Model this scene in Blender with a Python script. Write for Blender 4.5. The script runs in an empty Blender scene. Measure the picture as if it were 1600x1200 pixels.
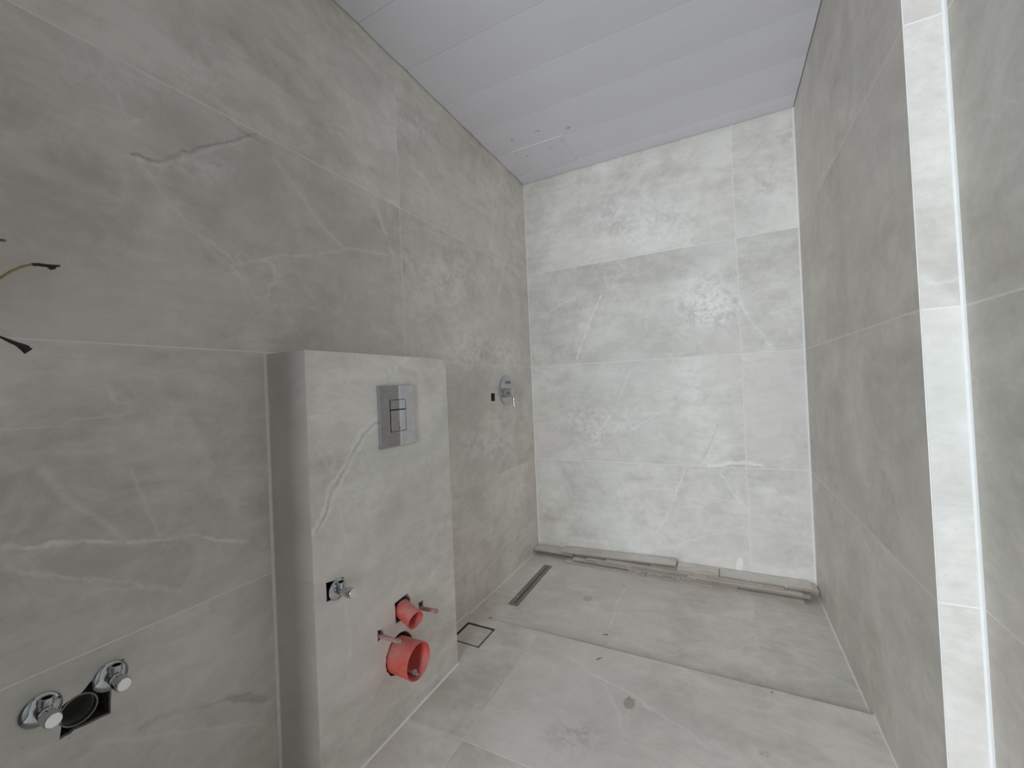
import bpy, bmesh, math, random
from mathutils import Vector, Matrix
random.seed(7)
S = bpy.context.scene
COL = S.collection
PI = math.pi

# ------------------------------------------------------------------ measures (metres)
W, W2 = 1.483, 1.5498          # right wall of the shower part / of the near part
YP, KP = -1.3465, 0.024        # jog between them, slightly out of plumb
H = 2.3862                     # ceiling
Z1, Z2, Z3 = 1.7913, 1.1851, 0.5853   # horizontal tile joints
XJ, YJ = 1.2059, -1.2058       # vertical joints on back wall / left wall
ZM = 0.0079                    # main floor
YS = -0.8512                   # step down into the shower floor
BX, BY0, BY1, BZ = 0.1621, -1.7698, -1.1645, 1.1801   # boxing on the left wall
YR = -2.72                     # rear wall with the doorway (behind the camera)
def zs(x): return -0.0040 - 0.0089 * x / W      # shower floor, falling to the right

# ------------------------------------------------------------------ camera, world, lights, exposure
cam = bpy.data.cameras.new('camera'); co = bpy.data.objects.new('camera', cam); COL.objects.link(co)
pan, tilt, roll = 0.4708, 0.0073, -0.0430
fwd = Vector((-math.sin(pan)*math.cos(tilt), math.cos(pan)*math.cos(tilt), math.sin(tilt)))
rgt = Vector((math.cos(pan), math.sin(pan), 0)); upv = rgt.cross(fwd)
r2 = rgt*math.cos(roll) + upv*math.sin(roll); u2 = -rgt*math.sin(roll) + upv*math.cos(roll)
m = Matrix((r2, u2, -fwd)).transposed().to_4x4(); m.translation = Vector((1.1093, -2.4692, 1.0613))
co.matrix_world = m
cam.sensor_width = 36; cam.sensor_fit = 'HORIZONTAL'; cam.lens = 643.67/1600*36; cam.clip_start = 0.02
S.camera = co
wd = bpy.data.worlds.new('sky'); S.world = wd; wd.use_nodes = True
wd.node_tree.nodes['Background'].inputs[0].default_value = (0.75, 0.86, 1.0, 1)
wd.node_tree.nodes['Background'].inputs[1].default_value = 1.0
def area(name, loc, rot, sx, sy, power, col):
    l = bpy.data.lights.new(name, 'AREA'); l.shape = 'RECTANGLE'; l.size = sx; l.size_y = sy
    l.energy = power; l.color = col
    o = bpy.data.objects.new(name, l); COL.objects.link(o); o.location = loc; o.rotation_euler = rot
    return o
# daylight entering by the balcony door of the room behind the camera
area('balcony_daylight', (0.925, -4.95, 1.15), (PI/2, 0, 0), 0.97, 2.25, 112, (0.825, 0.925, 1.0))
S.view_settings.view_transform = 'Standard'; S.view_settings.look = 'None'
S.view_settings.gamma = 1; S.view_settings.use_curve_mapping = False
S.view_settings.exposure = 0.0
S.cycles.diffuse_bounces = 9; S.cycles.max_bounces = 14      # light reaches the left side only by way of the pale tiles

# ------------------------------------------------------------------ tile pattern (plane coordinates, metres)
VEINS = {
  'left': [
    ('D', 4, 0.8, [[-2.045, 1.597], [-2.002, 1.602], [-1.942, 1.651], [-1.879, 1.698], [-1.772, 1.787]]),
    ('L', 5, 0.35, [[-2.045, 1.589], [-2.002, 1.592], [-1.879, 1.687], [-1.781, 1.772]]),
    ('D', 4, 0.5, [[-1.85, 1.787], [-1.809, 1.772], [-1.736, 1.773]]),
    ('L', 7, 0.35, [[-1.719, 1.738], [-1.641, 1.678], [-1.578, 1.602], [-1.494, 1.555]]),
    ('L', 7, 0.4, [[-1.399, 1.798], [-1.326, 1.734], [-1.282, 1.652], [-1.232, 1.492]]),
    ('L', 4, 0.4, [[-1.851, 1.4], [-1.711, 1.465], [-1.605, 1.497], [-1.425, 1.568], [-1.286, 1.578]]),
    ('L', 7, 0.25, [[-2.034, 1.589], [-1.978, 1.524], [-1.922, 1.452], [-1.859, 1.401], [-1.781, 1.325]]),
    ('L', 5, 0.3, [[-2.068, 1.708], [-2.061, 1.685], [-2.049, 1.665]]),
    ('L', 6, 0.7, [[-0.301, 1.838], [-0.372, 1.671], [-0.489, 1.435]]),
    ('L', 6, 0.55, [[-0.277, 2.375], [-0.364, 2.194], [-0.484, 1.825]]),
    ('L', 4, 0.75, [[-2.239, 0.822], [-2.182, 0.809], [-2.089, 0.776], [-2.019, 0.761], [-1.952, 0.748], [-1.905, 0.715], [-1.833, 0.686]]),
    ('L', 6, 0.3, [[-2.187, 0.946], [-2.16, 0.892], [-2.121, 0.832], [-2.084, 0.777]]),
    ('L', 4, 0.35, [[-2.236, 0.785], [-2.184, 0.754], [-2.146, 0.732], [-2.06, 0.685], [-1.988, 0.631]]),
    ('L', 4, 0.25, [[-2.059, 0.913], [-2.035, 0.805], [-2.006, 0.739]]),
    ('L', 14, 0.25, [[-1.975, 1.042], [-1.913, 0.914], [-1.859, 0.774], [-1.789, 0.668]]),
    ('L', 5, 0.3, [[-1.894, 0.84], [-1.85, 0.796], [-1.811, 0.76]]),
    ('L', 5, 0.3, [[-2.058, 0.584], [-1.989, 0.582], [-1.903, 0.577]]),
    ('D', 4, 0.4, [[-2.069, 0.384], [-2.025, 0.382], [-1.932, 0.341], [-1.828, 0.304]]),
    ('L', 4, 0.25, [[-2.132, 0.405], [-1.973, 0.309], [-1.812, 0.198]]),
    ('D', 5, 0.3, [[-2.229, 0.782], [-2.212, 0.735], [-2.201, 0.684]]),
  ],
  'boxf': [
    ('L', 7, 0.7, [[-1.523, 0.993], [-1.591, 0.954], [-1.636, 0.899], [-1.711, 0.808], [-1.764, 0.706]]),
    ('L', 5, 0.65, [[-1.502, 0.978], [-1.577, 0.937], [-1.625, 0.884], [-1.687, 0.802], [-1.739, 0.722]]),
    ('D', 4, 0.5, [[-1.513, 0.985], [-1.584, 0.945], [-1.632, 0.891], [-1.701, 0.804], [-1.757, 0.708]]),
    ('L', 6, 0.45, [[-1.371, 1.181], [-1.441, 1.146], [-1.468, 1.088]]),
    ('L', 4, 0.4, [[-1.622, 1.136], [-1.629, 1.09], [-1.614, 1.025]]),
    ('L', 4, 0.35, [[-1.76, 1.006], [-1.691, 1.021], [-1.605, 0.974]]),
    ('L', 4, 0.3, [[-1.754, 0.926], [-1.699, 0.848], [-1.644, 0.873]]),
    ('L', 5, 0.3, [[-1.683, 0.757], [-1.666, 0.664], [-1.657, 0.625]]),
    ('L', 5, 0.3, [[-1.682, 0.512], [-1.662, 0.379], [-1.674, 0.28]]),
  ],
  'back': [
    ('L', 4, 0.7, [[0.485, 1.589], [0.389, 1.405], [0.315, 1.222]]),
    ('L', 4, 0.45, [[0.941, 0.994], [0.82, 0.896], [0.619, 0.778]]),
    ('L', 4, 0.4, [[0.635, 1.124], [0.531, 0.9], [0.386, 0.706]]),
    ('D', 4, 0.35, [[1.082, 0.817], [1.041, 0.72], [1.006, 0.632]]),
    ('L', 9, 0.9, [[1.029, 0.584], [1.128, 0.61], [1.203, 0.616], [1.265, 0.599]]),
    ('D', 3, 0.5, [[1.041, 0.578], [1.143, 0.597], [1.259, 0.589]]),
    ('L', 4, 0.6, [[0.906, 0.564], [0.815, 0.317], [0.748, 0.193]]),
    ('L', 4, 0.55, [[1.066, 0.572], [1.151, 0.435], [1.207, 0.363]]),
    ('L', 3, 0.5, [[1.189, 0.281], [0.988, 0.202], [0.855, 0.142]]),
    ('L', 6, 0.5, [[1.208, 1.461], [1.275, 1.32], [1.354, 1.198]]),
    ('L', 4, 0.4, [[1.334, 1.379], [1.43, 1.406], [1.471, 1.426]]),
    ('L', 4, 0.4, [[0.78, 2.393], [0.743, 2.338], [0.648, 2.271]]),
    ('L', 4, 0.4, [[0.324, 1.599], [0.195, 1.556], [0.059, 1.49]]),
  ],
  'floor': [
    ('L', 5, 0.5, [[0.527, -0.961], [0.658, -1.02], [0.791, -1.063], [0.909, -1.114], [1.037, -1.181]]),
    ('L', 5, 0.3, [[0.701, -1.053], [0.767, -1.149], [0.804, -1.226]]),
    ('L', 4, 0.3, [[0.331, -1.341], [0.368, -1.164], [0.391, -1.079]]),
  ],
  'shower': [
    ('L', 5, 0.45, [[0.871, -0.783], [0.98, -0.685], [1.082, -0.65], [1.201, -0.499]]),
    ('D', 4, 0.4, [[1.082, -0.65], [1.14, -0.577], [1.196, -0.511]]),
    ('L', 6, 0.45, [[1.2, -0.509], [1.294, -0.56], [1.397, -0.657], [1.474, -0.716]]),
    ('L', 4, 0.55, [[0.612, -0.308], [0.616, -0.515], [0.623, -0.693]]),
  ],
  'right': [
    ('L', 10, 0.25, [[-1.072, 0.494], [-1.173, 0.479], [-1.276, 0.353]]),
    ('D', 8, 0.3, [[-1.042, 0.787], [-1.104, 0.736], [-1.141, 0.698]]),
  ],
}
BLOBS = {
  'left': [
    ('L', 0.5, 0, [-2.036, 1.674], [0.008, 0.005], [-0.001, -0.008]),
    ('L', 0.45, 1, [-1.255, 2.119], [0.081, 0.046], [-0.007, -0.115]),
    ('L', 0.45, 1, [-1.074, 2.195], [0.09, 0.049], [-0.005, -0.085]),
    ('L', 0.4, 1, [-0.895, 1.592], [0.322, 0.072], [-0.01, -0.136]),
    ('L', 0.5, 1, [-0.73, 1.26], [0.227, 0.015], [-0.011, -0.143]),
    ('L', 0.45, 1, [-0.354, 1.266], [0.216, 0.012], [-0.014, -0.149]),
    ('L', 0.5, 1, [-0.546, 0.772], [0.291, -0.04], [-0.009, -0.094]),
    ('L', 0.35, 1, [-0.768, 0.772], [0.152, -0.023], [-0.006, -0.078]),
    ('D', 0.45, 0, [-1.845, 0.296], [0.056, -0.038], [0.0, -0.014]),
    ('L', 0.3, 1, [-1.988, 1.816], [0.223, 0.149], [-0.002, -0.09]),
    ('L', 0.35, 1, [-1.917, 1.621], [0.142, 0.064], [-0.001, -0.04]),
  ],
  'back': [
    ('L', 0.75, 1, [1.057, 1.482], [0.195, -0.026], [-0.008, -0.19]),
    ('L', 0.5, 1, [1.116, 1.405], [0.078, -0.009], [-0.003, -0.075]),
    ('L', 0.45, 1, [0.726, 1.971], [0.395, -0.087], [-0.009, -0.221]),
    ('L', 0.35, 1, [1.346, 2.032], [0.121, -0.032], [-0.006, -0.146]),
    ('L', 0.4, 1, [0.975, 1.035], [0.094, -0.004], [-0.01, -0.246]),
    ('D', 0.3, 1, [0.411, 0.823], [0.265, 0.001], [-0.011, -0.234]),
    ('D', 0.3, 1, [0.529, 1.706], [0.323, -0.053], [-0.007, -0.153]),
    ('L', 0.9, 0, [1.154, 0.074], [0.018, 0.003], [-0.002, -0.037]),
  ],
  'floor': [
    ('D', 0.85, 0, [0.795, -1.107], [0.017, 0.007], [0.005, -0.022]),
    ('D', 0.5, 1, [1.173, -1.138], [0.016, 0.007], [-0.002, -0.018]),
    ('D', 0.4, 1, [0.676, -1.296], [0.104, 0.047], [0.02, -0.061]),
  ],
  'shower': [
    ('D', 0.5, 0, [0.475, -0.483], [0.021, 0.009], [0.007, -0.023]),
    ('D', 0.4, 0, [0.609, -0.294], [0.009, 0.003], [0.004, -0.021]),
  ],
  'boxf': [
    ('L', 0.5, 1, [-1.46, 1.119], [0.066, 0.0], [-0.002, -0.025]),
    ('L', 0.35, 1, [-1.616, 0.757], [0.1, -0.026], [-0.005, -0.109]),
  ],
}
PATCHES = {
  'left': [
    ('D', 0.45, [[-2.077, 1.742], [-1.775, 1.789], [-1.628, 1.497], [-1.836, 1.402], [-2.034, 1.594]]),
    ('D', 0.35, [[-1.74, 1.768], [-1.415, 1.769], [-1.218, 1.545], [-1.494, 1.548]]),
    ('D', 0.25, [[-2.222, 1.761], [-2.134, 1.762], [-2.045, 1.597], [-2.227, 1.554]]),
  ],
  'boxf': [
    ('D', 0.3, [[-1.607, 0.922], [-1.357, 0.866], [-1.19, 0.597], [-1.623, 0.612], [-1.683, 0.757]]),
  ],
}

AX = {'left': (1, 2), 'boxf': (1, 2), 'back': (0, 2), 'right': (1, 2), 'floor': (0, 1), 'shower': (0, 1), 'pier': (0, 2), 'side': (0, 2)}

# ------------------------------------------------------------------ material helpers
class NT:
    def __init__(s, name):
        s.m = bpy.data.materials.new(name); s.m.use_nodes = True
        s.t = s.m.node_tree; s.t.nodes.clear(); s.n = s.t.nodes
    def add(s, kind, **kw):
        n = s.n.new(kind)
        for k, v in kw.items(): setattr(n, k, v)
        return n
    def set(s, sock, v):
        if isinstance(v, bpy.types.NodeSocket): s.t.links.new(v, sock)
        else: sock.default_value = v
    def math(s, op, a, b=None, c=None, clamp=False):
        n = s.add('ShaderNodeMath', operation=op, use_clamp=clamp)
        s.set(n.inputs[0], a)
        if b is not None: s.set(n.inputs[1], b)
        if c is not None: s.set(n.inputs[2], c)
        return n.outputs[0]
    def vec(s, op, a, b=None, scale=None):
        n = s.add('ShaderNodeVectorMath', operation=op)
        s.set(n.inputs[0], a)
        if b is not None: s.set(n.inputs[1], b)
        if scale is not None: s.set(n.inputs['Scale'], scale)
        return n.outputs['Value'] if op in ('DOT_PRODUCT', 'LENGTH', 'DISTANCE') else n.outputs[0]
    def noise(s, v, scale, detail=4, rough=0.55, color=False, dist=0.0):
        n = s.add('ShaderNodeTexNoise'); s.set(n.inputs['Vector'], v)
        n.inputs['Scale'].default_value = scale; n.inputs['Detail'].default_value = detail
        n.inputs['Roughness'].default_value = rough; n.inputs['Distortion'].default_value = dist
        return n.outputs['Color' if color else 0]
    def ramp(s, v, a, b, lo=0.0, hi=1.0, smooth=True):
        n = s.add('ShaderNodeMapRange'); n.interpolation_type = 'SMOOTHSTEP' if smooth else 'LINEAR'
        s.set(n.inputs[0], v); n.inputs[1].default_value = a; n.inputs[2].default_value = b
        s.set(n.inputs[3], lo); s.set(n.inputs[4], hi)
        return n.outputs[0]
    def mix(s, f, a, b, mode='MIX'):
        n = s.add('ShaderNodeMix', data_type='RGBA', blend_type=mode)
        s.set(n.inputs[0], f); s.set(n.inputs[6], a); s.set(n.inputs[7], b)
        return n.outputs[2]
    def out(s, col, rough, metal=0.0, bump=None, bstr=0.1, bdist=0.001, spec=0.5, coat=0.0):
        b = s.add('ShaderNodeBsdfPrincipled'); o = s.add('ShaderNodeOutputMaterial')
        s.set(b.inputs['Base Color'], col); s.set(b.inputs['Roughness'], rough); s.set(b.inputs['Metallic'], metal)
        b.inputs['Specular IOR Level'].default_value = spec
        if coat: b.inputs['Coat Weight'].default_value = coat
        if bump is not None:
            bn = s.add('ShaderNodeBump'); bn.inputs['Strength'].default_value = bstr; bn.inputs['Distance'].default_value = bdist
            s.set(bn.inputs['Height'], bump); s.t.links.new(bn.outputs[0], b.inputs['Normal'])
        s.t.links.new(b.outputs[0], o.inputs[0])
        return s.m

def simple(name, col, rough=0.5, metal=0.0, var=0.12, scale=40, spec=0.5, bstr=0.05):
    t = NT(name)
    p = t.add('ShaderNodeNewGeometry').outputs['Position']
    n = t.noise(p, scale, 5)
    c = t.mix(t.ramp(n, 0.3, 0.7), tuple(v*(1-var) for v in col)+(1,), tuple(min(1, v*(1+var)) for v in col)+(1,))
    r = t.ramp(n, 0.3, 0.7, rough*0.9, min(1, rough*1.1))
    return t.out(c, r, metal, n, bstr, 0.0006, spec)

DARK = (0.565, 0.530, 0.480); LITE = (0.838, 0.796, 0.738); VEIN = (0.90, 0.88, 0.85); DVEIN = (0.42, 0.395, 0.36)
_tmc = {}
def hits(pts, bb, pad=.05):
    return (max(p[0] for p in pts) > bb[0]-pad and min(p[0] for p in pts) < bb[2]+pad and max(p[1] for p in pts) > bb[1]-pad and min(p[1] for p in pts) < bb[3]+pad)
def tile_mat(surf, bb=(-9, -9, 9, 9)):
    """porcelain with the veins and stains that lie on the tile with plane bounds bb"""
    vs = [e for e in VEINS.get(surf, []) if hits(e[3], bb)]
    bs = [e for e in BLOBS.get(surf, []) if hits([e[3]], bb, .15)]
    ps = [e for e in PATCHES.get(surf, []) if hits(e[2], bb)]
    key = (surf, repr((vs, bs, ps)))
    if key in _tmc: return _tmc[key]
    t = NT('porcelain_' + surf)
    pos = t.add('ShaderNodeNewGeometry').outputs['Position']
    sd = t.add('ShaderNodeAttribute', attribute_type='OBJECT', attribute_name='seed').outputs['Fac']
    sep = t.add('ShaderNodeSeparateXYZ'); t.set(sep.inputs[0], pos)
    i, j = AX[surf]
    cmb = t.add('ShaderNodeCombineXYZ'); t.set(cmb.inputs[0], sep.outputs[i]); t.set(cmb.inputs[1], sep.outputs[j])
    q = cmb.outputs[0]                                          # plane coordinates of this surface
    off = t.add('ShaderNodeCombineXYZ'); t.set(off.inputs[0], t.math('MULTIPLY', sd, 13.7)); t.set(off.inputs[1], t.math('MULTIPLY', sd, 7.3)); t.set(off.inputs[2], t.math('MULTIPLY', sd, 29.1))
    qo = t.vec('ADD', q, off.outputs[0])
    # clouds, mottle, long brushed streaks
    cloud = t.noise(qo, 2.3, 5, 0.62, dist=0.6)
    mott = t.noise(qo, 13, 5, 0.74, dist=0.5)
    mid = t.noise(t.vec('MULTIPLY', qo, (1.0, 1.7, 1.0)), 5.2, 5, 0.7, dist=1.1)
    st = t.vec('MULTIPLY', qo, (3.0, 26.0, 1.0)) if surf not in ('right',) else t.vec('MULTIPLY', qo, (2.5, 5.0, 1.0))
    streak = t.noise(st, 1.6, 5, 0.6, dist=0.3)
    tint = t.add('ShaderNodeAttribute', attribute_type='OBJECT', attribute_name='tone').outputs['Fac']   # each tile its own batch tone
    val = t.math('ADD', t.math('MULTIPLY', t.math('SUBTRACT', cloud, 0.5), 2.0), t.math('MULTIPLY', t.math('SUBTRACT', mott, 0.5), 1.0))
    val = t.math('ADD', val, t.math('MULTIPLY', t.math('SUBTRACT', mid, 0.5), 1.25))
    val = t.math('ADD', val, t.math('MULTIPLY', t.math('SUBTRACT', streak, 0.5), 0.55))
    val = t.math('ADD', val, t.math('MULTIPLY', tint, 0.22))
    col = t.mix(t.ramp(val, -0.45, 0.45, 0, 1, False), DARK+(1,), LITE+(1,))
    # warm / green casts
    hue = t.noise(qo, 1.3, 3, 0.5)
    col = t.mix(t.ramp(hue, 0.50, 0.68, 0, 0.50), col, (0.76, 0.69, 0.655, 1))
    col = t.mix(t.ramp(hue, 0.48, 0.32, 0, 0.38), col, (0.66, 0.662, 0.622, 1))
    if surf == 'side': col = t.mix(0.55, col, (0.60, 0.535, 0.50, 1))   # pinker tint, with the shade on the boxing's sides mixed into the colour
    # fine random veins
    wv = t.vec('ADD', qo, t.vec('SCALE', t.vec('SUBTRACT', t.noise(qo, 3.0, 4, 0.6, True), (0.5, 0.5, 0.5)), scale=0.30))
    vn = t.noise(t.vec('MULTIPLY', wv, (1.0, 1.35, 1.0)), 1.9, 2, 0.5)
    line = t.ramp(t.math('ABSOLUTE', t.math('SUBTRACT', vn, 0.47)), 0.0075, 0.0, 0, 1)
    msk = t.ramp(t.noise(qo, 2.7, 3, 0.6), 0.50, 0.68)
    col = t.mix(t.math('MULTIPLY', t.math('MULTIPLY', line, msk), 0.42), col, VEIN+(1,))
    # named veins, clouds and patches of these very tiles
    wob = t.vec('SCALE', t.vec('SUBTRACT', t.noise(q, 7.0, 5, 0.72, True), (0.5, 0.5, 0.5)), scale=0.052)
    wq = t.vec('MULTIPLY', t.vec('ADD', q, wob), (1.0, 1.0, 0.0))
    grain = t.noise(q, 34, 3, 0.75)
    brk = t.ramp(t.noise(q, 15, 4, 0.75), 0.32, 0.60, 0.25, 1.0); thick = t.ramp(t.noise(q, 23, 2, 0.7), 0.3, 0.7, 0.55, 1.5)
    for tone, k, pts in ps:
        cx = sum(p[0] for p in pts)/len(pts); cy = sum(p[1] for p in pts)/len(pts)
        acc = None
        for n in range(len(pts)):
            a, b = Vector(pts[n]), Vector(pts[(n+1) % len(pts)])
            nrm = Vector((-(b-a).y, (b-a).x)).normalized()
            if nrm.dot(Vector((cx, cy))-a) < 0: nrm = -nrm
            dd = t.math('SUBTRACT', t.vec('DOT_PRODUCT', wq, (nrm.x, nrm.y, 0)), nrm.dot(a))
            acc = dd if acc is None else t.math('MINIMUM', acc, dd)
        f = t.math('MULTIPLY', t.math('MULTIPLY', t.ramp(acc, -0.004, 0.030), k*1.5), t.ramp(cloud, 0.30, 0.62, 1.0, 0.35))
        col = t.mix(f, col, (DVEIN if tone == 'D' else LITE)+(1,)) if tone == 'L' else t.mix(f, col, (0.585, 0.562, 0.518, 1))
    for tone, k, ns, c, e1, e2 in bs:
        # ellipse with half axes e1, e2
        det = e1[0]*e2[1]-e1[1]*e2[0]
        if abs(det) < 1e-6: continue
        dv = t.vec('SUBTRACT', wq, (c[0], c[1], 0))
        u = t.vec('DOT_PRODUCT', dv, (e2[1]/det, -e2[0]/det, 0)); v = t.vec('DOT_PRODUCT', dv, (-e1[1]/det, e1[0]/det, 0))
        r = t.math('SQRT', t.math('ADD', t.math('MULTIPLY', u, u), t.math('MULTIPLY', v, v)))
        f = t.ramp(r, 1.4, 0.0, 0, min(1.0, k*1.5)) if ns else t.ramp(r, 1.25, 0.8, 0, k)
        if ns: f = t.math('MULTIPLY', f, t.ramp(t.math('ADD', t.math('MULTIPLY', grain, 0.55), t.math('MULTIPLY', mott, 0.45)), 0.42, 0.58, 0.0, 1.0))
        col = t.mix(f, col, ((0.88, 0.86, 0.83) if tone == 'L' else (0.40, 0.365, 0.32))+(1,))
    for tone, w, k, pts in vs:
        acc = None
        for a, b in zip(pts, pts[1:]):
            ax, ay = a; dx, dy = b[0]-a[0], b[1]-a[1]; L2 = max(dx*dx+dy*dy, 1e-8)
            pa = t.vec('SUBTRACT', wq, (ax, ay, 0))
            h = t.math('MULTIPLY', t.vec('DOT_PRODUCT', pa, (dx, dy, 0)), 1/L2, clamp=True)
            dist = t.vec('DISTANCE', pa, t.vec('SCALE', (dx, dy, 0), scale=h))
            acc = dist if acc is None else t.math('MINIMUM', acc, dist)
        ww = w*0.0011
        f = t.math('MULTIPLY', t.ramp(t.math('DIVIDE', acc, thick), ww*1.5, 0.0, 0, k*1.1), brk)
        col = t.mix(f, col, (VEIN if tone == 'L' else DVEIN)+(1,))
    # dust and fine specks left from the building work
    dust = t.ramp(t.noise(q, 5.5, 5, 0.75, dist=0.8), 0.52, 0.74, 0, 0.34)
    col = t.mix(dust, col, (0.83, 0.815, 0.79, 1))
    spk = t.ramp(t.noise(q, 150, 1, 0.5), 0.70, 0.76, 0, 0.35)
    col = t.mix(spk, col, (0.42, 0.40, 0.37, 1))
    rough = t.ramp(val, -0.6, 0.6, 0.46, 0.60)
    _tmc[key] = t.out(col, rough, spec=0.45)
    return _tmc[key]

TM = {k: k for k in AX}
M = {}
M['grout'] = simple('pale_grout', (0.86, 0.835, 0.80), 0.9, var=0.04, bstr=0.02)
M['bead'] = simple('white_sealant', (0.90, 0.89, 0.87), 0.5, var=0.02, bstr=0.0)
M['mortar'] = simple('dark_mortar', (0.09, 0.075, 0.06), 0.95, var=0.5, scale=90, bstr=0.4)
M['pvc'] = simple('lilac_white_panel', (0.79, 0.775, 0.825), 0.34, var=0.015, scale=3, bstr=0.01)
M['hatch'] = simple('hatch_plastic', (0.775, 0.76, 0.81), 0.4, var=0.02, scale=5, bstr=0.01)
M['void'] = simple('ceiling_void', (0.05, 0.05, 0.05), 0.9)
M['plaster'] = simple('bare_concrete', (0.19, 0.185, 0.18), 0.8, var=0.03, scale=8)
M['chrome'] = simple('chrome', (0.56, 0.57, 0.58), 0.05, 1.0, var=0.02, bstr=0.0)
M['chromecap'] = simple('brightened_chrome_cap', (0.97, 0.98, 1.0), 0.2, 1.0, var=0.02, bstr=0.0)  # knob caps: colour lifted near white to imitate the bright reflection on them
M['platechrome'] = simple('polished_plate_chrome', (0.52, 0.53, 0.55), 0.03, 1.0, var=0.02, bstr=0.0)
M['black'] = simple('black_gap', (0.012, 0.012, 0.012), 0.6)
def dusty_red():
    t = NT('dusty_red_plastic'); g = t.add('ShaderNodeNewGeometry'); sx = t.add('ShaderNodeSeparateXYZ'); t.set(sx.inputs[0], g.outputs['Normal'])
    n = t.noise(g.outputs['Position'], 30, 5, 0.6); n2 = t.noise(g.outputs['Position'], 9, 3, 0.6)
    c = t.mix(t.ramp(n, 0.3, 0.7), (0.66, 0.085, 0.065, 1), (0.78, 0.13, 0.10, 1))
    settle = t.math('MULTIPLY', t.ramp(sx.outputs[2], -0.3, 1.0, 0.03, 0.50), t.ramp(t.math('ADD', n2, t.math('MULTIPLY', n, 0.4)), 0.45, 0.85, 0.35, 1.0))
    c = t.mix(settle, c, (0.62, 0.47, 0.43, 1))                 # dust settled on the upper side
    return t.out(c, 0.55, 0.0, n, 0.05, 0.0005, 0.4)
M['red'] = dusty_red()
M['rod'] = simple('dusty_pink_sleeve', (0.42, 0.24, 0.20), 0.7, var=0.25, scale=60)
M['steel'] = simple('zinc_steel', (0.50, 0.47, 0.43), 0.4, 0.8, var=0.2, scale=70)
M['pipe'] = simple('grey_drain_pipe', (0.20, 0.195, 0.18), 0.45, var=0.15)
M['pipein'] = simple('dark_pipe_inside', (0.075, 0.07, 0.058), 0.6, var=0.3)  # inside of the drain pipe, darker than its wall
M['drain'] = simple('stainless_drain', (0.33, 0.31, 0.29), 0.38, 0.85, var=0.12, scale=60)
M['yellow'] = simple('cream_wire_sheath', (0.36, 0.28, 0.12), 0.5)
M['brown'] = simple('brown_wire_sheath', (0.28, 0.17, 0.07), 0.5)
M['tape'] = simple('black_tape', (0.012, 0.012, 0.013), 0.45, var=0.3)
M['raw'] = simple('raw_porcelain_edge', (0.44, 0.385, 0.33), 0.85, var=0.13, scale=18, bstr=0.05)
M['crumb'] = simple('pale_mortar_crumb', (0.58, 0.53, 0.45), 0.95, bstr=0.3)
M['chip'] = simple('white_chip', (0.72, 0.72, 0.70), 0.7)
M['chipg'] = simple('pale_green_flake', (0.58, 0.68, 0.62), 0.4)
M['dirt'] = simple('brown_dirt', (0.27, 0.22, 0.17), 0.95, var=0.3)
M['pencil'] = simple('pencil_line', (0.36, 0.35, 0.37), 0.8)
M['glass'] = simple('balcony_frame_white', (0.75, 0.75, 0.75), 0.4)

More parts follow.
